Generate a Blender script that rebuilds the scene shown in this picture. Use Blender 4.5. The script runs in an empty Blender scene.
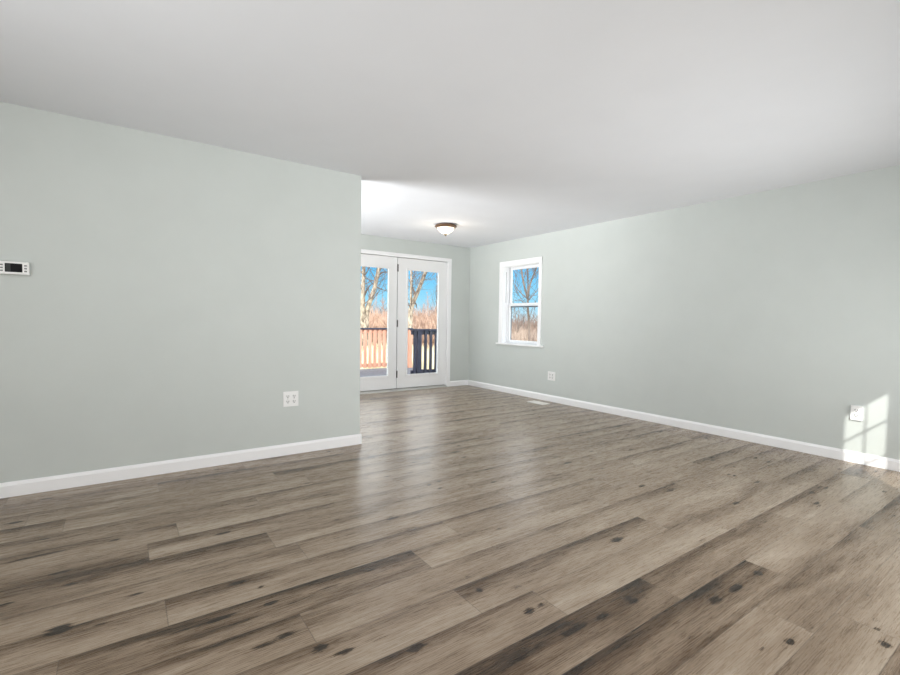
import bpy, bmesh, math, random
import numpy as np
from mathutils import Vector, Matrix

S = bpy.context.scene
C = S.collection
random.seed(7)
RNG = np.random.default_rng(11)

# ------------------------------------------------------------------ camera
F_PX, CY = 464.857, 339.761
YAW, PITCH, ROLL, CAM_H = 0.61373, -0.04144, 0.01526, 1.1513
fw = Vector((math.sin(YAW)*math.cos(PITCH), math.cos(YAW)*math.cos(PITCH), math.sin(PITCH)))
rt = Vector((math.cos(YAW), -math.sin(YAW), 0))
up = rt.cross(fw)
rt, up = math.cos(ROLL)*rt + math.sin(ROLL)*up, -math.sin(ROLL)*rt + math.cos(ROLL)*up
cam_d = bpy.data.cameras.new('camera')
cam = bpy.data.objects.new('camera', cam_d); C.objects.link(cam)
m = Matrix((rt, up, -fw)).transposed().to_4x4(); m.translation = (0, 0, CAM_H)
cam.matrix_world = m
cam_d.sensor_width = 36; cam_d.lens = F_PX/900*36; cam_d.shift_y = (CY-337.5)/900
cam_d.clip_start = .05; cam_d.clip_end = 400
S.camera = cam

# ------------------------------------------------------------------ world, sun, daylight, fill lights, exposure
SUN_DIR = Vector((1, .81, -.71)).normalized()
w = bpy.data.worlds.new('sky'); S.world = w; w.use_nodes = True
nt = w.node_tree; nt.nodes.clear()
tc = nt.nodes.new('ShaderNodeTexCoord'); sx = nt.nodes.new('ShaderNodeSeparateXYZ')
nt.links.new(tc.outputs['Generated'], sx.inputs[0])
rp = nt.nodes.new('ShaderNodeValToRGB'); nt.links.new(sx.outputs['Z'], rp.inputs[0])
SKY = [(0.0, (.60, .82, .95)), (.045, (.32, .72, .98)), (.11, (.12, .56, .98)), (.17, (1.5, 1.62, 1.75)), (.3, (3.6, 3.65, 3.7)), (.6, (2.2, 2.3, 2.4)), (1.0, (.9, 1.15, 1.6))]
el = rp.color_ramp.elements
while len(el) < len(SKY): el.new(.5)
for e, (p, c) in zip(el, SKY): e.position = p; e.color = (*c, 1)
bg = nt.nodes.new('ShaderNodeBackground'); bg.inputs['Strength'].default_value = 1.0
wo = nt.nodes.new('ShaderNodeOutputWorld')
nt.links.new(rp.outputs[0], bg.inputs[0]); nt.links.new(bg.outputs[0], wo.inputs[0])

def light(name, kind, loc, direction, energy, color=(1, 1, 1), **kw):
    d = bpy.data.lights.new(name, kind); d.energy = energy; d.color = color
    for k, v in kw.items(): setattr(d, k, v)
    o = bpy.data.objects.new(name, d); C.objects.link(o); o.location = loc
    o.rotation_euler = Vector(direction).to_track_quat('-Z', 'Y').to_euler()
    return o
light('sun', 'SUN', (-8, -8, 10), SUN_DIR, 4.0, (1, .96, .90), angle=math.radians(.5))
# twin window daylight, spread wider than the window, then an added fill further left
light('front_window_daylight', 'AREA', (2.9, -.54, 1.2), (.05, 1, -.30), 46, (1, .99, .98), shape='RECTANGLE', size=3.2, size_y=1.4, spread=math.radians(150))
light('front_left_fill', 'AREA', (-1.5, -.54, .95), (.05, 1, -.08), 36, (1, .99, .98), shape='RECTANGLE', size=3.2, size_y=1.6)  # added fill along the front wall, no window there
# added fill from above over the unseen left end of the room, no fixture
light('left_end_top_fill', 'AREA', (-1.3, 1.5, 2.40), (.5, .2, -1), 20, (1, .98, .95), shape='DISK', size=.5)
# added soft fills aimed up at the ceiling, in place of bounced light: from behind the camera, from the unseen left end of the room, from the kitchen behind the left wall
light('ceiling_fill', 'AREA', (.6, -.4, .4), (.5, 1, .34), 3, (.97, .985, 1), shape='RECTANGLE', size=4.5, size_y=.5, spread=math.radians(70))
light('entry_fill', 'AREA', (3.7, -.4, .4), (-.05, 1, .42), 15, (.97, .985, 1), shape='RECTANGLE', size=2.2, size_y=.5, spread=math.radians(85))
light('left_end_up_fill', 'AREA', (-2.4, .8, .4), (1, .22, .60), 28, (.97, .985, 1), shape='RECTANGLE', size=2.4, size_y=1.0, spread=math.radians(90))
light('kitchen_up_fill', 'AREA', (-.9, 5.3, .4), (1, -.18, .66), 72, (.97, .985, 1), shape='RECTANGLE', size=2.2, size_y=2.2, spread=math.radians(75))
light('kitchen_side_fill', 'AREA', (-3.1, 5.4, 1.5), (1, 0, .1), 40, (1, 1, 1), shape='RECTANGLE', size=1.6, size_y=1.2)  # added fill at the unseen side wall, which has no window
vs = S.view_settings
vs.view_transform = 'Standard'; vs.look = 'None'; vs.gamma = 1; vs.exposure = 0.15; vs.use_curve_mapping = False
S.display_settings.display_device = 'sRGB'

# ------------------------------------------------------------------ room numbers
HC = 2.44
XR, YB, YL, XL = 5.06, 6.597, 3.945, 1.7755
XS, YF = -3.2, -.6      # far side wall, front wall
YP = YF

# ------------------------------------------------------------------ helpers
def tag(o, label=None, cat=None, group=None, kind=None):
    if label: o['label'] = label
    if cat: o['category'] = cat
    if group: o['group'] = group
    if kind: o['kind'] = kind
    return o

def empty(name, loc=(0, 0, 0), rz=0):
    o = bpy.data.objects.new(name, None); C.objects.link(o)
    o.location = loc; o.rotation_euler.z = rz; o.empty_display_size = .1
    return o

class MB:
    """collects shapes into one bmesh"""
    def __init__(s): s.bm = bmesh.new()
    def box(s, a, b, bev=0, seg=2):
        t = bmesh.new()
        r = bmesh.ops.create_cube(t, size=1)
        lo = Vector([min(p, q) for p, q in zip(a, b)]); hi = Vector([max(p, q) for p, q in zip(a, b)])
        for v in t.verts: v.co = Vector([(lo[i]+hi[i])/2 + v.co[i]*(hi[i]-lo[i]) for i in range(3)])
        if bev: bmesh.ops.bevel(t, geom=list(t.edges), offset=bev, segments=seg, profile=.5, affect='EDGES')
        s.merge(t); return s
    def merge(s, t):
        me = bpy.data.meshes.new('t'); t.to_mesh(me); t.free(); s.bm.from_mesh(me); bpy.data.meshes.remove(me)
    def prism(s, prof, axis, a, b):
        """prof: list of 2-d points in the two other axes (cyclic order), extruded along axis a..b"""
        o = [i for i in range(3) if i != axis]
        def P(p, h):
            v = [0, 0, 0]; v[o[0]] = p[0]; v[o[1]] = p[1]; v[axis] = h; return v
        A = [s.bm.verts.new(P(p, a)) for p in prof]; B = [s.bm.verts.new(P(p, b)) for p in prof]
        n = len(prof); s.bm.faces.new(A); s.bm.faces.new(B[::-1])
        for i in range(n): s.bm.faces.new((A[i], B[i], B[(i+1) % n], A[(i+1) % n]))
        return s
    def cyl(s, c, r, h, axis=2, n=24, r2=None):
        t = bmesh.new(); bmesh.ops.create_cone(t, cap_ends=True, segments=n, radius1=r, radius2=r if r2 is None else r2, depth=h)
        R = {0: Matrix.Rotation(math.pi/2, 4, 'Y'), 1: Matrix.Rotation(-math.pi/2, 4, 'X'), 2: Matrix.Identity(4)}[axis]
        bmesh.ops.transform(t, matrix=Matrix.Translation(c) @ R, verts=t.verts); s.merge(t); return s
    def lathe(s, prof, c=(0, 0, 0), n=40):
        rings = []
        for r, z in prof:
            if r < 1e-6: rings.append([s.bm.verts.new((c[0], c[1], c[2]+z))])
            else: rings.append([s.bm.verts.new((c[0]+r*math.cos(2*math.pi*i/n), c[1]+r*math.sin(2*math.pi*i/n), c[2]+z)) for i in range(n)])
        for A, B in zip(rings, rings[1:]):
            for i in range(n):
                j = (i+1) % n
                if len(A) == 1 and len(B) == 1: continue
                if len(A) == 1: s.bm.faces.new((A[0], B[i], B[j]))
                elif len(B) == 1: s.bm.faces.new((A[i], B[0], A[j]))
                else: s.bm.faces.new((A[i], B[i], B[j], A[j]))
        return s
    def tube(s, pts, rad, n=6):
        pts = [Vector(p) for p in pts]; prev = None
        for i, p in enumerate(pts):
            d = (pts[min(i+1, len(pts)-1)] - pts[max(i-1, 0)]).normalized()
            u = d.cross(Vector((.31, .95, .05))).normalized(); v = d.cross(u)
            r = rad[i] if hasattr(rad, '__len__') else rad
            ring = [s.bm.verts.new(p + r*(math.cos(2*math.pi*k/n)*u + math.sin(2*math.pi*k/n)*v)) for k in range(n)]
            if prev:
                for k in range(n): s.bm.faces.new((prev[k], prev[(k+1) % n], ring[(k+1) % n], ring[k]))
            else: s.bm.faces.new(ring[::-1])
            prev = ring
        s.bm.faces.new(prev); return s
    def build(s, name, mat, parent=None, smooth=False):
        bmesh.ops.recalc_face_normals(s.bm, faces=s.bm.faces)
        me = bpy.data.meshes.new(name); s.bm.to_mesh(me); s.bm.free()
        me.materials.append(mat)
        if smooth:
            me.polygons.foreach_set('use_smooth', [True]*len(me.polygons))
        o = bpy.data.objects.new(name, me); C.objects.link(o)
        if parent: o.parent = parent
        return o

def mat(name, col=(.8, .8, .8), rough=.5, metal=0, spec=.5):
    m = bpy.data.materials.new(name); m.use_nodes = True
    b = m.node_tree.nodes['Principled BSDF']
    b.inputs['Base Color'].default_value = (*col, 1); b.inputs['Roughness'].default_value = rough
    b.inputs['Metallic'].default_value = metal; b.inputs['Specular IOR Level'].default_value = spec
    return m
def nodes(m): return m.node_tree, m.node_tree.nodes['Principled BSDF']
def N(t, kind, **kw):
    n = t.nodes.new(kind)
    for k, v in kw.items():
        if k in n.inputs: n.inputs[k].default_value = v
        else: setattr(n, k, v)
    return n
def math_(t, op, a, b=None, clamp=False):
    n = t.nodes.new('ShaderNodeMath'); n.operation = op; n.use_clamp = clamp
    for i, x in enumerate((a, b)):
        if x is None: continue
        if isinstance(x, (int, float)): n.inputs[i].default_value = x
        else: t.links.new(x, n.inputs[i])
    return n.outputs[0]
def ramp(t, fac, stops):
    n = t.nodes.new('ShaderNodeValToRGB'); e = n.color_ramp.elements
    while len(e) < len(stops): e.new(.5)
    for q, (p, c) in zip(e, stops): q.position = p; q.color = (*c, 1)
    t.links.new(fac, n.inputs[0]); return n.outputs[0]
def mix(t, fac, a, b, mode='MIX'):
    n = t.nodes.new('ShaderNodeMix'); n.data_type = 'RGBA'; n.blend_type = mode
    for s, x in ((0, fac), (6, a), (7, b)):
        if isinstance(x, (int, float)): n.inputs[s].default_value = x
        elif isinstance(x, tuple): n.inputs[s].default_value = (*x, 1)
        else: t.links.new(x, n.inputs[s])
    return n.outputs[2]
def speckle(m, c1, c2, scale, bump=0, stretch=(1, 1, 1), detail=4, lo=.3, hi=.7):
    t, b = nodes(m)
    tcn = N(t, 'ShaderNodeTexCoord'); mp = N(t, 'ShaderNodeMapping'); mp.inputs['Scale'].default_value = stretch
    t.links.new(tcn.outputs['Object'], mp.inputs[0])
    no = N(t, 'ShaderNodeTexNoise', Scale=scale, Detail=detail, Roughness=.6); t.links.new(mp.outputs[0], no.inputs['Vector'])
    t.links.new(ramp(t, no.outputs['Fac'], [(lo, c1), (hi, c2)]), b.inputs['Base Color'])
    if bump:
        bu = N(t, 'ShaderNodeBump', Strength=bump, Distance=.01); t.links.new(no.outputs['Fac'], bu.inputs['Height']); t.links.new(bu.outputs[0], b.inputs['Normal'])
    return m

M = {}
M['wall'] = speckle(mat('sage_wall_paint', rough=.55, spec=.3), (.578, .612, .590), (.598, .632, .610), 3, 0)
M['ceiling'] = speckle(mat('ceiling_paint', rough=.9, spec=.1), (.770, .783, .810), (.790, .803, .830), 2.0, 0)
M['trim'] = mat('white_trim_paint', (.92, .92, .93), .35)
M['door'] = mat('white_door_paint', (.86, .86, .865), .35)
M['vinyl'] = mat('white_vinyl', (.89, .90, .92), .3)
M['plastic'] = mat('white_plastic', (.86, .86, .85), .3)
M['slot'] = mat('dark_slot', (.03, .03, .03), .6)
M['screen'] = mat('lcd_dark', (.006, .006, .007), .5, 0, .15)
M['digits'] = mat('lcd_grey', (.045, .048, .048), .5, 0, .15)
M['button'] = mat('grey_button', (.22, .22, .22), .5)
M['bronze'] = mat('oiled_bronze', (.13, .075, .042), .4, .35)
M['finial'] = mat('dark_finial_metal', (.10, .08, .06), .5, .2)
M['hinge'] = mat('dark_hinge_metal', (.10, .09, .085), .35, .8)
M['alu'] = mat('threshold_metal', (.55, .54, .52), .35, .6)
M['gap'] = mat('dark_weatherstrip', (.05, .05, .05), .8)
M['register'] = mat('register_enamel', (.86, .84, .80), .4)
M['screenframe'] = mat('screen_frame_grey', (.16, .18, .22), .5)
M['extwall'] = mat('exterior_siding', (.6, .6, .58), .7)
M['roof'] = mat('roof_shingle', (.12, .11, .11), .9)
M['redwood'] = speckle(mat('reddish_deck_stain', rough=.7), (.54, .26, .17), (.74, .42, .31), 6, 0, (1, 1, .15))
M['shadewood'] = speckle(mat('shaded_rail_wood', rough=.6), (.018, .020, .045), (.036, .038, .075), 6, 0, (1, 1, .15))  # house shade put into the railing colour, darker and bluer than the lit wood
M['deck'] = speckle(mat('weathered_deck', rough=.8), (.13, .13, .14), (.26, .26, .28), 40, .1, (.15, 1, 1))
M['ground'] = speckle(mat('leaf_litter', rough=.95), (.50, .40, .26), (.98, .92, .74), 2.2, 0, detail=8)
M['birch'] = speckle(mat('pale_bark', rough=.9), (.11, .08, .06), (.56, .47, .37), 13, .4, (1, 1, .5), 6, .36, .64)
M['bark'] = speckle(mat('grey_brown_bark', rough=.9), (.10, .075, .06), (.24, .18, .15), 7, .3, (1, 1, .4), 6)
M['twig'] = speckle(mat('dark_twigs', rough=.9), (.10, .075, .065), (.20, .15, .13), 3)
M['brush'] = speckle(mat('dry_brush', rough=.95), (.24, .14, .10), (.66, .46, .35), 2.6, 0, detail=6, lo=.36, hi=.62)
M['weeds'] = speckle(mat('brown_weeds', rough=.95), (.17, .12, .10), (.55, .42, .34), 3.2, 0, detail=6, lo=.36, hi=.62)
M['brush_dark'] = speckle(mat('dark_dry_brush', rough=.95), (.12, .08, .065), (.34, .23, .18), 2.6)
M['brush_pale'] = speckle(mat('pale_dry_grass', rough=.95), (.62, .52, .34), (.98, .92, .66), 2.6)
M['farwood'] = speckle(mat('far_bare_wood', rough=.95), (.30, .20, .18), (.50, .36, .32), .7)

def glass_mat():
    m = bpy.data.materials.new('window_glass'); m.use_nodes = True
    t = m.node_tree; t.nodes.clear()
    tr = N(t, 'ShaderNodeBsdfTransparent', Color=(.97, .985, .98, 1)); gl = N(t, 'ShaderNodeBsdfGlossy', Roughness=.02)
    fr = N(t, 'ShaderNodeFresnel', IOR=1.45); mx = N(t, 'ShaderNodeMixShader'); ou = N(t, 'ShaderNodeOutputMaterial')
    geo = N(t, 'ShaderNodeNewGeometry')
    # thin pane: a fresnel share of mirror reflection, the rest passes straight through
    ior = math_(t, 'ADD', 1.45, math_(t, 'MULTIPLY', geo.outputs['Backfacing'], 1/1.45-1.45)); t.links.new(ior, fr.inputs['IOR'])
    f = math_(t, 'MULTIPLY', fr.outputs[0], .6)
    t.links.new(f, mx.inputs[0]); t.links.new(tr.outputs[0], mx.inputs[1]); t.links.new(gl.outputs[0], mx.inputs[2])
    t.links.new(mx.outputs[0], ou.inputs[0]); return m
M['glass'] = glass_mat()

def bowl_mat():
    m = mat('frosted_lit_glass', (.95, .9, .82), .3)
    t, b = nodes(m)
    b.inputs['Emission Color'].default_value = (1, .84, .62, 1); b.inputs['Emission Strength'].default_value = 1.15
    return m
M['bowl'] = bowl_mat()

# ------------------------------------------------------------------ floor: vinyl planks laid along x, each its own grid so that tone and grain belong to the plank
PW, PL, Y0 = .197, 1.35, .984
JOINT = {-1: 2.48, -2: 2.11, 0: 1.90, 4: 1.164, 7: .616, 8: .09, 12: .90, 2: 3.845}
# (row, x inside the plank): tone
TONES = {(4, .5): .16, (7, 0): .26, (8, -.5): .30, (-1, 2.0): .20, (-2, 2.6): .34, (0, 1.4): .18, (-1, 3.0): .66, (-1, 4.3): .6,
         (0, 2.5): .42, (1, 1.5): .66, (1, 3): .62, (2, 2.5): .60, (3, 1.5): .46, (3, 2.5): .44, (4, 2): .62, (5, 1): .5, (6, 1): .52, (5, 2.5): .40,
         (-2, 1.5): .60, (-3, 2.2): .58, (-3, 3.2): .64, (-4, 2): .42, (3, .5): .5, (2, 1.0): .60, (3, 0): .42, (6, .2): .46, (12, .4): .56, (12, -.9): .42}
CAMO = np.array([0, 0, CAM_H]); FW = np.array(fw); RT = np.array(rt); UP = np.array(up)
def ground_hit(px, py):
    d = FW + (px-450)/F_PX*RT - (py-CY)/F_PX*UP
    t = -CAMO[2]/d[2]; p = CAMO + t*d
    return p[0], p[1]
# knots seen in the floor: (x, y in the photograph, length m, width m, darkness)
K = [(59,631,.045,.02,1),(71,584,.03,.012,.8),(3,605,.05,.014,.8),(134,595,.05,.015,.7),(44,539,.04,.014,.7),(115,540,.04,.014,.8),(148,506,.04,.012,.7),
     (120,504,.05,.012,.6),(205,595,.06,.008,.5),(224,533,.06,.016,.9),(101,624,.03,.012,.7),(217,474,.04,.014,.7),(250,506,.07,.012,.7),(308,483,.06,.014,.7),
     (238,583,.05,.014,.9),(261,587,.025,.016,.8),(271,603,.04,.015,.9),(219,619,.07,.016,.9),(285,635,.06,.02,.8),(264,645,.06,.014,.8),(320,648,.03,.022,1),
     (344,652,.05,.014,.9),(381,638,.05,.008,.5),(416,648,.04,.022,.9),(327,588,.08,.008,.7),(336,520,.05,.012,.6),(336,495,.05,.012,.7),(391,517,.06,.014,.7),
     (412,529,.07,.01,.6),(370,570,.05,.012,.6),(337,538,.04,.012,.6),(479,590,.022,.02,.9),(517,587,.025,.018,.6),(529,611,.035,.02,.9),(541,605,.035,.018,.7),
     (468,577,.02,.012,.7),(572,630,.09,.024,.8),(602,616,.06,.02,.7),(617,540,.05,.022,1),(499,529,.03,.016,.6),(501,511,.05,.014,.5),(414,529,.05,.01,.6),
     (623,581,.05,.01,.6),(628,598,.03,.018,.7),(459,605,.02,.012,.5),(553,511,.04,.014,.5),(461,489,.05,.012,.6),(577,485,.06,.012,.6),(633,601,.03,.02,.9),
     (642,486,.05,.018,.9),(671,490,.10,.024,.6),(649,472,.05,.012,.7),(631,450,.05,.016,.7),(664,448,.05,.012,.7),(736,503,.05,.016,.9),(730,511,.06,.02,.5),
     (689,506,.04,.014,.5),(758,573,.025,.022,.9),(736,588,.06,.024,.9),(715,600,.05,.022,.8),(765,522,.05,.01,.7),(715,573,.012,.01,.9),(790,642,.028,.018,1),
     (762,649,.02,.014,.7),(812,628,.012,.010,.9),(690,637,.02,.012,.6),(819,530,.03,.016,.5),(757,482,.05,.014,.8),(703,540,.07,.008,.7),(885,644,.03,.022,.9),
     (42,555,.16,.012,.8),(20,560,.10,.010,.7),(190,628,.16,.012,.6),(240,622,.10,.012,.6),(90,580,.12,.014,.4),(700,590,.2,.03,.35),(300,600,.2,.02,.45),
     (575,625,.2,.03,.35),(655,478,.25,.02,.3),(560,500,.2,.02,.3),(700,455,.2,.02,.35),(400,500,.2,.02,.3),(470,470,.25,.02,.3),(690,660,.2,.03,.3),(150,560,.25,.02,.4)]
KW = [(*ground_hit(a, b), l, wd, s) for a, b, l, wd, s in K]
def build_floor():
    V, Fc, A = [], [], {k: [] for k in ('tone', 'seed', 'knot', 'u0', 'u1', 'band')}
    base = 0
    r0 = math.floor((YP-Y0)/PW); r1 = math.ceil((YB+.03-Y0)/PW)
    for k in range(r0, r1):
        ya, yb = max(Y0+k*PW, YP), min(Y0+(k+1)*PW, YB+.03)
        if yb-ya < .002: continue
        j = JOINT.get(k, RNG.uniform(0, PL))
        n0 = math.floor((XS-j)/PL)
        x = j+n0*PL
        while x < XR+.02:
            xa, xb = max(x, XS), min(x+PL, XR+.02)
            xm0, xm1 = x, x+PL; x += PL
            if xb-xa < .002: continue
            tone = RNG.normal(.56, .04); seed = RNG.uniform(0, 100); bdir = RNG.choice([1, 1, 1, 1, 1, -1]); bamp = RNG.uniform(.14, .36); bw = RNG.uniform(.35, .75)
            for (kk, xx), tv in TONES.items():
                if kk == k and xm0 <= xx < xm1: tone = .56+(tv-.5)*.62
            near = yb > -.1 and xb > -1.5
            nx = max(2, int((xb-xa)/(.018 if near else .12))+1); ny = 22 if near else 4
            gx, gy = np.meshgrid(np.linspace(xa, xb, nx), np.linspace(ya, yb, ny), indexing='ij')
            kn = np.zeros_like(gx)
            ks = [q for q in KW if ya-.01 <= q[1] < yb+.01 and xa-.3 < q[0] < xb+.3]
            if not any(ya <= q[1] < yb and xa <= q[0] < xb for q in ks):
                ks = ks+[(RNG.uniform(xa, xb), RNG.uniform(ya+.15*(yb-ya), yb-.15*(yb-ya)), RNG.uniform(.02, .05), RNG.uniform(.010, .018), RNG.uniform(.5, 1)) for _ in range(RNG.integers(2, 6))]
            for kx, ky, l, wd, s in ks:
                ky = min(max(ky, ya+.012), yb-.012)
                dx, dy = gx-kx, gy-ky
                kn = np.maximum(kn, s*np.exp(-(dx/l)**2-(dy/wd)**2))
                kn = np.maximum(kn, .42*s*np.exp(-(dx/(4*l+.05))**2-(dy/(.8*wd+.004))**2))
            v = (gy-ya)/(yb-ya)
            band = bamp*np.clip(1-np.abs((v if bdir < 0 else 1-v))/bw, 0, 1)
            V.append(np.stack([gx, gy, np.zeros_like(gx)], -1).reshape(-1, 3))
            o = np.ones(nx*ny)
            A['tone'].append(o*tone); A['seed'].append(o*seed); A['knot'].append(kn.ravel()); A['band'].append(band.ravel())
            A['u0'].append((gx-xm0).ravel()); A['u1'].append((xm1-gx).ravel())
            i = np.arange(nx*ny).reshape(nx, ny)+base
            Fc.append(np.stack([i[:-1, :-1], i[1:, :-1], i[1:, 1:], i[:-1, 1:]], -1).reshape(-1, 4)); base += nx*ny
    V = np.concatenate(V); Fc = np.concatenate(Fc)
    me = bpy.data.meshes.new('floor')
    me.vertices.add(len(V)); me.vertices.foreach_set('co', V.ravel().astype(np.float32))
    me.loops.add(Fc.size); me.loops.foreach_set('vertex_index', Fc.ravel().astype(np.int32))
    me.polygons.add(len(Fc)); me.polygons.foreach_set('loop_start', np.arange(0, Fc.size, 4, dtype=np.int32))
    me.update(calc_edges=True)
    for k_, v_ in A.items():
        a = me.attributes.new(k_, 'FLOAT', 'POINT'); a.data.foreach_set('value', np.concatenate(v_).astype(np.float32))
    # the planks' boards have thickness: a slab below
    o = bpy.data.objects.new('floor', me); C.objects.link(o)
    m = mat('vinyl_plank', rough=.34); t, b = nodes(m); me.materials.append(m)
    at = lambda n: N(t, 'ShaderNodeAttribute', attribute_name=n).outputs['Fac']
    tone, seed, knot, u0, u1, band = (at(n) for n in ('tone', 'seed', 'knot', 'u0', 'u1', 'band'))
    geo = N(t, 'ShaderNodeTexCoord'); sp = N(t, 'ShaderNodeSeparateXYZ'); t.links.new(geo.outputs['Object'], sp.inputs[0])
    X, Y = sp.outputs[0], sp.outputs[1]
    def coords(ax, ay, az=1.0):
        c = N(t, 'ShaderNodeCombineXYZ')
        t.links.new(math_(t, 'ADD', math_(t, 'MULTIPLY', X, ax), math_(t, 'MULTIPLY', seed, 1.7)), c.inputs[0])
        t.links.new(math_(t, 'MULTIPLY', Y, ay), c.inputs[1]); t.links.new(math_(t, 'MULTIPLY', seed, az), c.inputs[2]); return c.outputs[0]
    def noise(ax, ay, detail=3, rough=.55, dist=0):
        n = N(t, 'ShaderNodeTexNoise', Scale=1, Detail=detail, Roughness=rough, Distortion=dist)
        t.links.new(coords(ax, ay), n.inputs['Vector']); return n.outputs['Fac']
    broad = noise(1.6, 9, 5, .55, .6)
    mott = noise(6, 34, 5, .6, .8)
    crack = noise(16, 150, 4, .7, 1.2)
    streak = noise(2.0, 62, 5, .66, .6)
    fine = noise(11, 190, 5, .75, .5)
    blotch = noise(26, 130, 5, .7, 1.5)
    wv = N(t, 'ShaderNodeTexWave', wave_type='BANDS', bands_direction='Y', Scale=1, Distortion=7, Detail=2); wv.inputs['Detail Scale'].default_value = .7
    t.links.new(coords(2.0, 40), wv.inputs['Vector'])
    v = math_(t, 'ADD', tone, math_(t, 'MULTIPLY', math_(t, 'SUBTRACT', broad, .5), .80))
    v = math_(t, 'ADD', v, math_(t, 'MULTIPLY', math_(t, 'SUBTRACT', streak, .5), .42))
    v = math_(t, 'ADD', v, math_(t, 'MULTIPLY', math_(t, 'SUBTRACT', fine, .5), .40))
    v = math_(t, 'ADD', v, math_(t, 'MULTIPLY', math_(t, 'SUBTRACT', wv.outputs['Fac'], .5), .09))
    v = math_(t, 'ADD', v, math_(t, 'MULTIPLY', math_(t, 'SUBTRACT', mott, .5), .30))
    v = math_(t, 'SUBTRACT', v, band)
    kf = math_(t, 'ADD', math_(t, 'MULTIPLY', knot, 1.25), math_(t, 'MULTIPLY', math_(t, 'SUBTRACT', crack, .52), 1.9))
    core = N(t, 'ShaderNodeMapRange', interpolation_type='SMOOTHSTEP'); t.links.new(kf, core.inputs['Value'])
    core.inputs['From Min'].default_value = .42; core.inputs['From Max'].default_value = .95
    kn = math_(t, 'ADD', math_(t, 'MULTIPLY', math_(t, 'MULTIPLY', core.outputs[0], math_(t, 'MULTIPLY', knot, 3, True)), .62), math_(t, 'MULTIPLY', knot, .20))
    v = math_(t, 'SUBTRACT', v, kn, True)
    col = ramp(t, v, [(0, (.024, .014, .007)), (.22, (.115, .073, .041)), (.5, (.282, .212, .150)), (.78, (.412, .336, .258)), (1, (.50, .435, .36))])
    # seams
    fr = math_(t, 'FRACT', math_(t, 'DIVIDE', math_(t, 'SUBTRACT', Y, Y0-100*PW), PW))
    d = math_(t, 'MULTIPLY', math_(t, 'MINIMUM', fr, math_(t, 'SUBTRACT', 1, fr)), PW)
    d = math_(t, 'MINIMUM', d, math_(t, 'MINIMUM', u0, u1))
    seam = math_(t, 'SUBTRACT', 1, math_(t, 'DIVIDE', d, .0028), True)
    col = mix(t, math_(t, 'MULTIPLY', seam, .55), col, (.05, .04, .032))
    t.links.new(col, b.inputs['Base Color'])
    t.links.new(math_(t, 'ADD', .20, math_(t, 'MULTIPLY', fine, .16)), b.inputs['Roughness'])
    b.inputs['Specular IOR Level'].default_value = .42
    bu = N(t, 'ShaderNodeBump', Strength=.10, Distance=.002)
    t.links.new(math_(t, 'SUBTRACT', math_(t, 'ADD', math_(t, 'MULTIPLY', fine, .5), math_(t, 'MULTIPLY', streak, .4)), seam), bu.inputs['Height'])
    t.links.new(bu.outputs[0], b.inputs['Normal'])
    return o
tag(build_floor(), 'grey brown wood look plank floor with dark knots', 'floor', kind='structure')

# ------------------------------------------------------------------ walls and ceiling
def struct(mb, name, m, label, cat): return tag(mb.build(name, m), label, cat, kind='structure')
mb = MB().box((XS-.15, YP-.15, HC), (XR+.15, YB+.15, HC+.12))
struct(mb, 'ceiling', M['ceiling'], 'smooth white flat ceiling over the whole room', 'ceiling')
mb = MB().prism([(YP-.3, HC+.13), (YB+.45, HC+.13), (YB+.45, HC+.56), ((YP+YB)/2, HC+1.9), (YP-.3, HC+.3)], 0, XS-.4, XR+.4)  # unseen roof, put in and its back eave raised to shade the deck
struct(mb, 'roof', M['roof'], 'shingled roof above the ceiling, out of view', 'roof')
mb = MB().box((XS-.15, YP-.15, -.14), (XR+.15, YB+.03, -.004))
struct(mb, 'subfloor', M['extwall'], 'subfloor slab under the planks, out of view', 'subfloor')

struct(MB().box((XS, YL, 0), (XL, YL+.12, HC)), 'wall_left', M['wall'], 'pale sage wall at left ending in an outside corner, with thermostat', 'wall')
# right wall with the window opening
WY0, WY1, WZ0, WZ1 = 4.905, 5.715, .80, 2.04
TW = .18
def wall_x(mb, x0, x1, ya, yb, holes):
    for (a, b, z0, z1) in holes:
        mb.box((x0, a, 0), (x1, b, z0)); mb.box((x0, a, z1), (x1, b, HC))
    e = [ya]+[q for h in holes for q in h[:2]]+[yb]
    for i in range(0, len(e), 2): mb.box((x0, e[i], 0), (x1, e[i+1], HC))
    return mb
def wall_y(mb, y0, y1, xa, xb, holes):
    for (a, b, z0, z1) in holes:
        if z0 > 0: mb.box((a, y0, 0), (b, y1, z0))
        mb.box((a, y0, z1), (b, y1, HC))
    e = [xa]+[q for h in holes for q in h[:2]]+[xb]
    for i in range(0, len(e), 2): mb.box((e[i], y0, 0), (e[i+1], y1, HC))
    return mb
struct(wall_x(MB(), XR, XR+TW, YF-.14, YB+.14, [(WY0, WY1, WZ0, WZ1)]), 'wall_right', M['wall'], 'long pale sage wall at right with one small window', 'wall')
# back wall with the double door opening
DX0, DX1, DXM, DZ = 2.645, 4.577, 3.610, 2.150
struct(wall_y(MB(), YB, YB+.14, XS, XR, [(DX0-.02, DX1+.02, 0, DZ+.02)]), 'wall_back', M['wall'], 'pale sage far wall holding the white double doors', 'wall')
# front wall with a twin window that lets the sun in
GX = [(2.632, 3.006), (3.072, 3.40)]
struct(wall_y(MB(), YF-.14, YF, XS, XR, [(2.52, 3.60, .55, 2.16)]), 'wall_front', M['wall'], 'pale sage wall behind the camera with a twin window', 'wall')
struct(MB().box((XS-.14, YP, 0), (XS, YB+.14, HC)), 'wall_side', M['wall'], 'pale sage side wall left of the camera, out of view', 'wall')

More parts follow.
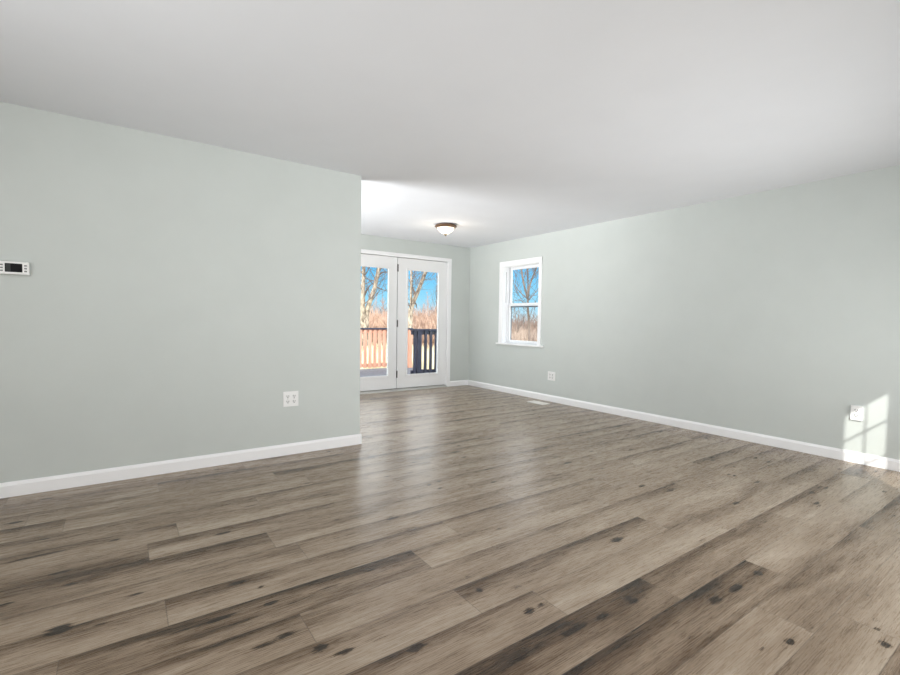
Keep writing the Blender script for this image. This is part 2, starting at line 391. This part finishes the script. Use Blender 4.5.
# baseboards: profile (depth off wall, height) with an eased top
BH, BT = .094, .014
def base_run(mb, axis, a, b, wall, sign):
    prof = [(0, .001), (BT, .001), (BT, BH-.02), (BT*.55, BH-.006), (BT*.35, BH), (0, BH)]
    mb.prism([(wall+sign*d, z) for d, z in prof], axis, a, b); return mb
mb = base_run(MB(), 0, XS, XL+BT, YL, -1); base_run(mb, 1, YL, YL+.12, XL, 1)
struct(mb, 'baseboard_left', M['trim'], 'white baseboard along the left wall with thermostat', 'baseboard')
struct(base_run(MB(), 1, YF, YB, XR, -1), 'baseboard_right', M['trim'], 'white baseboard along the right wall under the window', 'baseboard')
mb = base_run(MB(), 0, DX1+.075, XR-BT, YB, -1); base_run(mb, 0, XS, DX0-.075, YB, -1)
struct(mb, 'baseboard_back', M['trim'], 'short white baseboard between double doors and far corner', 'baseboard')

# ------------------------------------------------------------------ double doors
trim = MB()
CW, CT = .072, .016
for a, b in ((DX0-CW, DX0-.002), (DX1+.002, DX1+CW)): trim.box((a, YB-CT, 0), (b, YB, DZ+CW-.012), .003)
trim.box((DX0-CW, YB-CT-.001, DZ+.002), (DX1+CW, YB, DZ+CW-.010), .003)
trim.box((DX0-.02, YB, 0), (DX0-.001, YB+.14, DZ+.02)); trim.box((DX1+.001, YB, 0), (DX1+.02, YB+.14, DZ+.02)); trim.box((DX0-.02, YB, DZ+.004), (DX1+.02, YB+.14, DZ+.02))
tr = struct(trim, 'trim_1', M['trim'], 'white casing around the double glass doors', 'door casing')
MB().prism([(YB-.035, .001), (YB-.030, .016), (YB+.004, .030), (YB+.14, .030), (YB+.14, .001)], 0, DX0-.001, DX1+.001).build('threshold', M['alu'], tr)
ws = MB(); ws.box((DXM-.012, YB+.062, .03), (DXM+.012, YB+.072, DZ)); ws.box((DX0, YB+.062, DZ-.006), (DX1, YB+.072, DZ+.003)); ws.box((DX1-.012, YB+.062, .03), (DX1, YB+.072, DZ)); ws.box((DX0, YB+.062, .031), (DX1, YB+.072, .05))
ws.build('weatherstrip', M['gap'], tr)
def rect_frame_xz(mb, x0, x1, z0, z1, wd, y0, y1, bev=0):
    mb.box((x0, y0, z0), (x0+wd, y1, z1), bev); mb.box((x1-wd, y0, z0), (x1, y1, z1), bev)
    mb.box((x0+wd, y0, z0), (x1-wd, y1, z0+wd), bev); mb.box((x0+wd, y0, z1-wd), (x1-wd, y1, z1), bev); return mb
def leaf(name, x0, x1, gx0, gx1, label, hinges):
    gz0, gz1 = .250, 1.965
    ya, yb = YB+.016, YB+.060
    z0, z1 = .040, DZ-.004
    mb = MB()
    mb.box((x0, ya, z0), (gx0, yb, z1)); mb.box((gx1, ya, z0), (x1, yb, z1)); mb.box((gx0, ya, z0), (gx1, yb, gz0)); mb.box((gx0, ya, gz1), (gx1, yb, z1))
    d = tag(mb.build(name, M['door']), label, 'door', kind='structure')
    rect_frame_xz(MB(), gx0-.026, gx1+.026, gz0-.026, gz1+.026, .036, ya-.011, ya+.004, .004).build('glazing_frame', M['door'], d)
    MB().box((gx0-.004, ya+.018, gz0-.004), (gx1+.004, ya+.024, gz1+.004)).build('glass', M['glass'], d)
    for hz in hinges:
        h = MB().cyl((x0-.002, ya-.006, hz), .0095, .115, 2, 12); h.box((x0+.003, ya-.003, hz-.055), (x0+.012, ya+.001, hz+.055)); h.build('hinge', M['hinge'], d)
    return d
leaf('door_1', DX0+.003, DXM-.006, 2.850, 3.458, 'left white door leaf with tall glass, half hidden by the wall corner', [])
leaf('door_2', DXM+.006, DX1-.003, 3.797, 4.410, 'right white door leaf with tall glass and three dark hinges', [.27, 1.09, 1.98])

# ------------------------------------------------------------------ window in the right wall
win = tag(empty('window_1', (XR, (WY0+WY1)/2, WZ0)), 'small white double hung window in the right wall', 'window', kind='structure')
def keep(o):  # parts modelled in room coordinates under a placed empty
    o.matrix_parent_inverse = Matrix.Translation(o.parent.location).inverted() if o.parent.rotation_euler.z == 0 else (Matrix.Translation(o.parent.location) @ Matrix.Rotation(o.parent.rotation_euler.z, 4, 'Z')).inverted()
    return o
WC = .072
mb = MB()
mb.box((XR-.016, WY0-.054, WZ0), (XR, WY0+.004, WZ1+WC), .003); mb.box((XR-.016, WY1-.004, WZ0), (XR, WY1+WC, WZ1+WC), .003); mb.box((XR-.017, WY0-.054, WZ1-.004), (XR, WY1+WC, WZ1+WC), .003)
keep(mb.build('window_casing', M['trim'], win))
keep(MB().box((XR-.045, WY0-WC-.05, WZ0-.024), (XR+.10, WY1+WC+.03, WZ0+.001), .004).build('window_sill', M['trim'], win))
JD = .105
mb = MB()
mb.box((XR, WY0, WZ0), (XR+TW, WY0+.012, WZ1)); mb.box((XR, WY1-.012, WZ0), (XR+TW, WY1, WZ1)); mb.box((XR, WY0+.012, WZ1-.012), (XR+TW, WY1-.012, WZ1))
mb.box((XR+JD-.02, WY0+.012, WZ0), (XR+JD-.005, WY0+.034, WZ1)); mb.box((XR+JD-.02, WY1-.034, WZ0), (XR+JD-.005, WY1-.012, WZ1))
jb = keep(mb.build('jamb', M['vinyl'], win))
def rect_frame_yz(mb, y0, y1, z0, z1, wy, wb, wt, x0, x1, bev=.003, wn=.030):
    mb.box((x0, y0, z0), (x1, y0+wn, z1), bev); mb.box((x0, y1-wy, z0), (x1, y1, z1), bev)
    mb.box((x0, y0+wn-.003, z0), (x1, y1-wy+.003, z0+wb), bev); mb.box((x0, y0+wn-.003, z1-wt), (x1, y1-wy+.003, z1), bev); return mb
SY0, SY1 = WY0+.014, WY1-.014
ZM = 1.43
up_s = keep(rect_frame_yz(MB(), SY0, SY1, ZM-.03, WZ1-.012, .05, .035, .042, XR+JD+.027, XR+JD+.052).build('upper_sash', M['vinyl'], win))
keep(MB().box((XR+JD+.037, SY0+.026, ZM), (XR+JD+.041, SY1-.045, WZ1-.055)).build('glass', M['glass'], up_s)).matrix_parent_inverse = Matrix.Identity(4)
lo_s = keep(rect_frame_yz(MB(), SY0, SY1, WZ0+.004, ZM+.015, .05, .046, .045, XR+JD, XR+JD+.026).build('lower_sash', M['vinyl'], win))
keep(MB().box((XR+JD+.011, SY0+.026, WZ0+.045), (XR+JD+.015, SY1-.045, ZM-.025)).build('glass', M['glass'], lo_s)).matrix_parent_inverse = Matrix.Identity(4)
keep(rect_frame_yz(MB(), SY0+.004, SY1-.03, WZ0+.006, ZM-.032, .022, .02, .02, XR+JD+.03, XR+JD+.045, 0, .015).build('insect_screen_frame', M['screenframe'], win))
keep(MB().cyl((XR+.05, WY1-.014, WZ1-.07), .022, .006, 1, 20).build('jamb_cap', M['vinyl'], win))
keep(MB().box((XR+.058, WY1-.0135, ZM+.02), (XR+.064, WY1-.0115, WZ1-.09)).build('balance_slot', M['button'], win))

# the sun window behind the camera, with muntins
w2 = tag(empty('window_2', (3.1, YF, .55)), 'white twin window with muntins behind the camera, out of view', 'window', kind='structure')
mb = MB()
y0, y1 = YF-.09, YF-.05
mb.box((2.52, y0, .55), (2.632, y1, 2.16)); mb.box((3.006, y0, .55), (3.072, y1, 2.16)); mb.box((3.40, y0, .55), (3.60, y1, 2.16))
mb.box((2.52, y0, .55), (3.60, y1, .60)); mb.box((2.52, y0, 2.105), (3.60, y1, 2.16))
for a, b in GX:
    mb.box(((a+b)/2-.006, y0+.016, .6), ((a+b)/2+.006, y1-.016, 2.105))
    for q in range(1, 6): mb.box((a, y0+.016, 2.155-.285*q-.007), (b, y1-.016, 2.155-.285*q+.007))
keep(mb.build('window_frame', M['vinyl'], w2))
keep(MB().box((2.63, YF-.073, .58), (3.42, YF-.069, 2.09)).build('glass', M['glass'], w2))

# ------------------------------------------------------------------ thermostat
def thermostat():
    x0, x1, z0, z1, d = -.621, -.474, 1.395, 1.474, .034
    t = tag(empty('thermostat', ((x0+x1)/2, YL, z0)), 'white wall thermostat with dark display, cut by the left picture edge', 'thermostat')
    cx = (x0+x1)/2+.001; y = YL-d
    keep(MB().box((x0, y, z0), (x1, YL, z1), .004).build('housing', M['plastic'], t))
    sc = keep(MB().box((cx-.040, y-.0008, z0+.014), (cx+.040, y+.004, z1-.012)).build('display', M['screen'], t))
    g = MB().box((cx-.037, y-.0012, z0+.017), (cx-.014, y+.002, z1-.016))
    keep(g.build('display_panel', M['digits'], sc)).matrix_parent_inverse = Matrix.Identity(4)
    for sx_ in (-1, 1):
        for i in range(3):
            zc = z0+.021+i*.0175
            keep(MB().box((cx+sx_*.055-.0065, y-.0015, zc-.0045), (cx+sx_*.055+.0065, y+.003, zc+.0045), .001).build('button', M['button'], t))
thermostat()

# ------------------------------------------------------------------ outlets (modelled facing -y, then turned)
def outlet(loc, rz, gangs, wd, ht, label, depth=.007):
    o = tag(empty('wall_outlet', loc, rz), label, 'outlet')
    MB().box((-wd/2, -depth, 0), (wd/2, 0, ht), .0025).build('cover_plate', M['plastic'], o)
    for g in range(gangs):
        cx = (g-(gangs-1)/2)*.052
        for zz in (ht/2-.022, ht/2+.022):
            r = MB().cyl((cx, -depth-.0006, zz), .0165, .004, 1, 24).build('receptacle', M['plastic'], o)
            s = MB(); s.box((cx-.0098, -depth-.0034, zz-.002), (cx-.0056, -depth-.002, zz+.011)); s.box((cx+.0056, -depth-.0034, zz-.002), (cx+.0098, -depth-.002, zz+.010)); s.cyl((cx, -depth-.0029, zz-.0085), .0042, .0014, 1, 10)
            s.build('slot', M['slot'], r)
        MB().cyl((cx, -depth-.0004, ht/2), .003, .002, 1, 10).build('screw', M['button'], o)
    return o
outlet((1.149, YL, .409), 0, 2, .127, .127, 'square white four socket outlet on the left wall')
outlet((XR, 4.619, .307), -math.pi/2, 2, .140, .127, 'square white four socket outlet on right wall below the window')
outlet((XR, 1.203, .362), -math.pi/2, 1, .078, .125, 'single white outlet on right wall at the edge of the sun patch', .018)

# ------------------------------------------------------------------ floor register
reg = tag(empty('floor_register', (4.82, 4.64, 0)), 'off white floor vent register beside the right baseboard', 'vent')
mb = MB(); rx, ry = .078, .155
mb.box((-rx, -ry, .0), (-rx+.018, ry, .006), .002); mb.box((rx-.018, -ry, 0), (rx, ry, .006), .002); mb.box((-rx+.016, -ry, 0), (rx-.016, -ry+.02, .006), .002); mb.box((-rx+.016, ry-.02, 0), (rx-.016, ry, .006), .002)
mb.build('register_frame', M['register'], reg)
mb = MB()
for i in range(19):
    y = -ry+.027+i*.0142; mb.box((-rx+.016, y-.0057, .001), (rx-.016, y+.0057, .0048))
mb.box((-.004, -ry+.02, .001), (.004, ry-.02, .005)); mb.build('louvers', M['register'], reg)
MB().box((-rx+.014, -ry+.016, .0002), (rx-.014, ry-.016, .0009)).build('duct_opening', M['slot'], reg)

# ------------------------------------------------------------------ ceiling light
LX, LY = 3.567, 5.203
cl = tag(empty('ceiling_light', (LX, LY, HC)), 'bronze rimmed flush ceiling light with glowing bowl shade', 'ceiling light')
MB().lathe([(0, -.001), (.118, -.001), (.132, -.008), (.140, -.016), (.149, -.022), (.149, -.030), (.140, -.036), (.132, -.044), (.128, -.050), (.120, -.050), (.118, -.03), (0, -.03)], n=48).build('rim', M['bronze'], cl, True)
MB().lathe([(.119, -.040), (.113, -.056), (.100, -.076), (.082, -.095), (.059, -.112), (.036, -.124), (.018, -.130), (0, -.131)], n=48).build('bowl_shade', M['bowl'], cl, True)
MB().lathe([(0, -.126), (.022, -.128), (.025, -.134), (.017, -.140), (.012, -.145), (.012, -.150), (.006, -.156), (0, -.158)], n=24).build('finial', M['finial'], cl, True)
ld = bpy.data.lights.new('bulb', 'POINT'); ld.energy = 3.2; ld.color = (1, .88, .72); ld.shadow_soft_size = .05
lo = bpy.data.objects.new('bulb', ld); C.objects.link(lo); lo.parent = cl; lo.location = (0, 0, -.27)

# ------------------------------------------------------------------ outdoors: deck and railings
GZ = -.55
n = 60
gm = MB(); gm.box((-60, YB+.15, GZ-.3), (120, 140, GZ)); gm.box((XR+.15, -40, GZ-.3), (120, YB+.15, GZ))
struct(gm, 'ground', M['ground'], 'ground of dry leaves beyond the deck', 'ground')
DKZ = -.14
mb = MB()
yy = YB+.16
while yy < 10.98: mb.box((1.0, yy, DKZ-.03), (9.0 if yy < 8.95 else 6.45, yy+.135, DKZ), .003, 1); yy += .14
mb.box((1.0, YB+.16, GZ), (9.0, 9.06, DKZ-.05)); mb.box((1.0, 9.06, GZ), (6.45, 10.98, DKZ-.05))
struct(mb, 'deck', M['deck'], 'weathered grey deck outside the double doors', 'deck')
def railing(name, x0, x1, y, posts, m, label, top=.93, pitch=.135, bal=.042, cap=None):
    r = tag(empty(name, (x0, y, DKZ)), label, 'railing')
    keep(MB().box((x0, y-.07, top-.038), (x1, y+.07, top), .005).build('handrail', cap or m, r))
    keep(MB().box((x0, y-.02, top-.13), (x1, y+.02, top-.04)).build('upper_rail', m, r))
    keep(MB().box((x0, y-.02, DKZ+.07), (x1, y+.02, DKZ+.16)).build('lower_rail', m, r))
    for px in posts: keep(MB().box((px-.055, y-.055, DKZ), (px+.055, y+.055, top-.03), .004).build('post', m, r))
    x = x0+.07
    while x < x1-.02:
        if all(abs(x-p) > .08 for p in posts): keep(MB().box((x-bal/2, y-.052, DKZ+.05), (x+bal/2, y-.020, top-.045)).build('baluster', m, r))
        x += pitch
railing('deck_railing', 3.2, 6.42, 10.9, [3.3, 6.34], M['redwood'], 'reddish sunlit deck railing seen through the left door', pitch=.135, bal=.078, cap=M['shadewood'])  # shade on the handrail is put into its cap colour
railing('deck_railing', 5.28, 8.2, 9.0, [5.47, 8.1], M['shadewood'], 'dark shaded deck railing seen through the right door', top=.95, pitch=.142, bal=.062)

# ------------------------------------------------------------------ trees
def pix(px, py, depth):
    return Vector(CAMO + depth*(FW + (px-450)/F_PX*RT - (py-CY)/F_PX*UP))
def grow(mb, p, d, ln, r, lvl, rnd, spread=.6, kids=(3, 5)):
    pts = [p]; q = p.copy(); dd = d.normalized(); k = 5 if lvl > 0 else 3
    for i in range(k):
        dd = (dd + Vector((rnd.uniform(-.16, .16), rnd.uniform(-.16, .16), rnd.uniform(-.04, .16)))).normalized()
        q = q + dd*ln/k; pts.append(q.copy())
    rad = [max(r*(1-.75*i/k), .0035) for i in range(k+1)]
    mb.tube(pts, rad, 5 if r > .02 else 3)
    if lvl <= 0: return
    for j in range(rnd.randint(*kids)):
        f = rnd.uniform(.3, 1); i = min(int(f*k), k-1); b = pts[i].lerp(pts[i+1], f*k-i)
        side = Vector((rnd.uniform(-1, 1), rnd.uniform(-1, 1), rnd.uniform(-.1, .7))).normalized()
        grow(mb, b, dd*(1-spread)+side*spread, ln*rnd.uniform(.42, .7), rad[i]*.55, lvl-1, rnd, spread, kids)
def smooth_path(pts, n=4):
    out = []
    for i in range(len(pts)-1):
        p0, p1, p2, p3 = pts[max(i-1, 0)], pts[i], pts[i+1], pts[min(i+2, len(pts)-1)]
        for k in range(n):
            t = k/n; out.append(.5*((2*p1)+(p2-p0)*t+(2*p0-5*p1+4*p2-p3)*t*t+(3*p1-p0-3*p2+p3)*t**3))
    return out+[pts[-1]]
def big_tree(name, label, trunks, limbs, depth, bark, seed, twigs=True, r_end=.45):
    """trunks/limbs: list of (pixel path seen through the glass, radius)"""
    rnd = random.Random(seed)
    b0 = pix(*trunks[0][0][0], depth)
    t = tag(empty(name, (b0.x, b0.y, GZ)), label, 'tree', 'bare trees in the yard')
    tm, bm_ = MB(), MB()
    for idx, (path, r) in enumerate(trunks):
        P = [pix(x, y, depth+rnd.uniform(-.15, .15)) for x, y in path]
        if idx == 0 or path[0][1] > 322: P = [Vector((P[0].x-.05*idx, P[0].y, GZ-.1))]+P
        P = smooth_path(P); k = len(P)
        rad = [r*(1-(1-r_end)*i/(k-1)) for i in range(k)]
        tm.tube(P, rad, 10)
        if twigs:
            for j in range(15):
                i = rnd.randint(k//3, k-1)
                grow(bm_, P[i], Vector((rnd.uniform(-1, 1), rnd.uniform(-1, 1), rnd.uniform(.1, 1))), rnd.uniform(.8, 2.2), rad[i]*.25, 2, rnd)
    for path, r in limbs:
        P = smooth_path([pix(x, y, depth+.25*i) for i, (x, y) in enumerate(path)]); k = len(P)
        bm_.tube(P, [max(r*(1-.8*i/(k-1)), .006) for i in range(k)], 6)
        for j in range(4):
            i = rnd.randint(1, k-1); grow(bm_, P[i], Vector((rnd.uniform(-1, 1), rnd.uniform(-1, 1), rnd.uniform(-.2, 1))), rnd.uniform(.5, 1.2), r*.3, 1, rnd)
    keep(tm.build('trunk', bark, t, True)); keep(bm_.build('branches', M['twig'], t))
    return t
big_tree('bare_tree', 'pale forked tree leaning right behind the left door glass',
         [([(366, 329), (367, 312), (371, 298), (375, 286), (379, 267), (385, 240), (388, 205)], .125), ([(362.5, 328), (362.8, 305), (363.2, 285), (363.8, 265), (364, 235), (362, 205)], .12)],
         [([(376.5, 280), (380, 274), (386, 272), (393, 274)], .05), ([(374, 286), (381, 289), (389, 292)], .035), ([(364, 296), (368, 288), (372, 284)], .05), ([(377, 272), (383, 266), (389, 258)], .04), ([(364, 276), (368, 270), (370, 262)], .035)],
         20, M['birch'], 3)
big_tree('bare_tree', 'pale forked tree leaning right behind the right door glass',
         [([(409.8, 330), (410.5, 312), (413, 303), (418, 291), (427, 268), (433, 248), (436, 215)], .115), ([(411.5, 306), (411, 292), (411.2, 275), (410.5, 255), (409, 225)], .055)],
         [([(414, 303), (416, 304), (416.5, 308)], .045), ([(421, 284), (424, 280), (431, 279)], .03), ([(416, 295), (411, 284), (407, 276)], .03), ([(424, 276), (430, 268), (436, 262)], .035)],
         18, M['birch'], 5)
big_tree('bare_tree', 'bare tree with spreading forks seen through the window',
         [([(529, 350), (529, 325), (527.8, 308), (527.5, 298), (524, 285), (521.5, 270), (518, 240)], .048), ([(527.6, 300), (529.5, 287), (533, 276), (537, 266), (541, 245)], .034), ([(527.6, 297), (528, 282), (527.5, 268), (529, 245)], .028)],
         [([(526.5, 298), (520, 292), (515, 285), (511, 276)], .022), ([(529, 300), (534, 294), (540, 286)], .02), ([(526, 304), (519, 300), (512, 302)], .016)],
         15, M['bark'], 8)

def thin_tree(px, depth, h, label, seed, m, r=.06):
    rnd = random.Random(seed)
    p = pix(px, 325, depth); base = Vector((p.x, p.y, GZ))
    t = tag(empty('bare_tree', base), label, 'tree', 'bare trees at the wood edge')
    tm, bm_ = MB(), MB(); P = [Vector((0, 0, -.1))]
    x = y = 0
    for i in range(1, 8): x += rnd.uniform(-.1, .1); y += rnd.uniform(-.1, .1); P.append(Vector((x, y, h*i/7)))
    rad = [r*(1-.8*i/7) for i in range(8)]
    tm.tube(P, rad, 6)
    for j in range(22):
        f = rnd.uniform(.2, .98); i = min(int(f*7), 6); a = rnd.uniform(0, 2*math.pi)
        b = P[i].lerp(P[i+1], f*7-i)
        grow(bm_, b, Vector((math.cos(a), math.sin(a), rnd.uniform(.5, 1.4))), h*(1.12-f)*rnd.uniform(.22, .38), rad[i]*.4+.006, 1, rnd, .55, (3, 6))
    tm.build('trunk', m, t); bm_.build('branches', m, t)
door_px = [(371, 42, 4.0), (376, 48, 4.2), (381, 41, 3.6), (385, 45, 4.6), (389, 52, 4.0), (394, 46, 4), (404, 44, 3.5), (415, 50, 3.6), (421, 45, 3.3), (425, 52, 3.4), (432, 46, 3.3), (440, 48, 3.5)]
for i, (px, dp, h) in enumerate(door_px):
    thin_tree(px, dp, h, 'slender bare tree at the wood edge behind the double doors', 40+i, M['farwood'] if i % 3 else M['bark'], .06)
thin_tree(428, 42, 4.3, 'pointed reddish bare tree above the brush behind the right door', 60, M['farwood'], .07)
thin_tree(436, 36, 6.6, 'tall thin bare tree at the right edge of the right door glass', 61, M['bark'], .05)
win_px = [(513, 26, 2.7), (518, 33, 3.1), (523, 29, 2.6), (533, 34, 3.2), (538, 27, 2.9), (545, 31, 3.1)]
for i, (px, dp, h) in enumerate(win_px):
    thin_tree(px, dp, h, 'slender bare tree at the wood edge beyond the window', 70+i, M['bark'], .04)

# dry brush: countless thin stems, one object per stand
def brush(label, spots, m):
    V, Fc = [], []
    base = 0
    for (px0, px1, d0, d1, h0, h1, cnt) in spots:
        for _ in range(cnt):
            px = random.uniform(px0, px1); dp = random.uniform(d0, d1); p = pix(px, 325, dp); hh = random.uniform(h0, h1)
            b = Vector((p.x, p.y, GZ)); lean = Vector((random.uniform(-.35, .35), random.uniform(-.35, .35), 1))
            for s in range(random.randint(2, 4)):
                s0 = b + lean*hh*random.uniform(0, .5)
                e = s0 + (lean+Vector((random.uniform(-.6, .6), random.uniform(-.6, .6), 0)))*hh*random.uniform(.3, .55)
                wdt = .0009*dp*random.uniform(.6, 1.3)
                d = (e-s0).normalized(); u = d.cross(Vector((.3, .8, .1))).normalized()*wdt; v = d.cross(u)
                V += [s0+u, s0-u*.5+v*.87, s0-u*.5-v*.87, e]; Fc += [(base, base+1, base+3), (base+1, base+2, base+3), (base+2, base, base+3)]; base += 4
    me = bpy.data.meshes.new('dry_brush'); me.from_pydata([tuple(q) for q in V], [], Fc); me.materials.append(m)
    o = bpy.data.objects.new('dry_brush', me); C.objects.link(o)
    return tag(o, label, 'brush', kind='stuff')
brush('reddish dry brush along the wood edge behind the double doors', [(350, 455, 24, 39, 1.3, 2.9, 3600)], M['brush'])
brush('dark bare saplings among the reddish brush behind the double doors', [(350, 455, 41, 50, 1.8, 4.0, 700)], M['brush_dark'])
brush('pale dry grass on the ground behind the deck railings', [(350, 455, 12.5, 23, .2, .8, 2600)], M['brush_pale'])
brush('brown dry brush and weeds beyond the window', [(500, 560, 16, 30, .6, 1.7, 2600)], M['weeds'])
brush('dark bare stems among the weeds beyond the window', [(500, 560, 31, 40, 1.2, 2.8, 500)], M['brush_dark'])
brush('pale dry grass among the weeds beyond the window', [(500, 560, 9, 14, .3, .9, 1200)], M['brush_pale'])
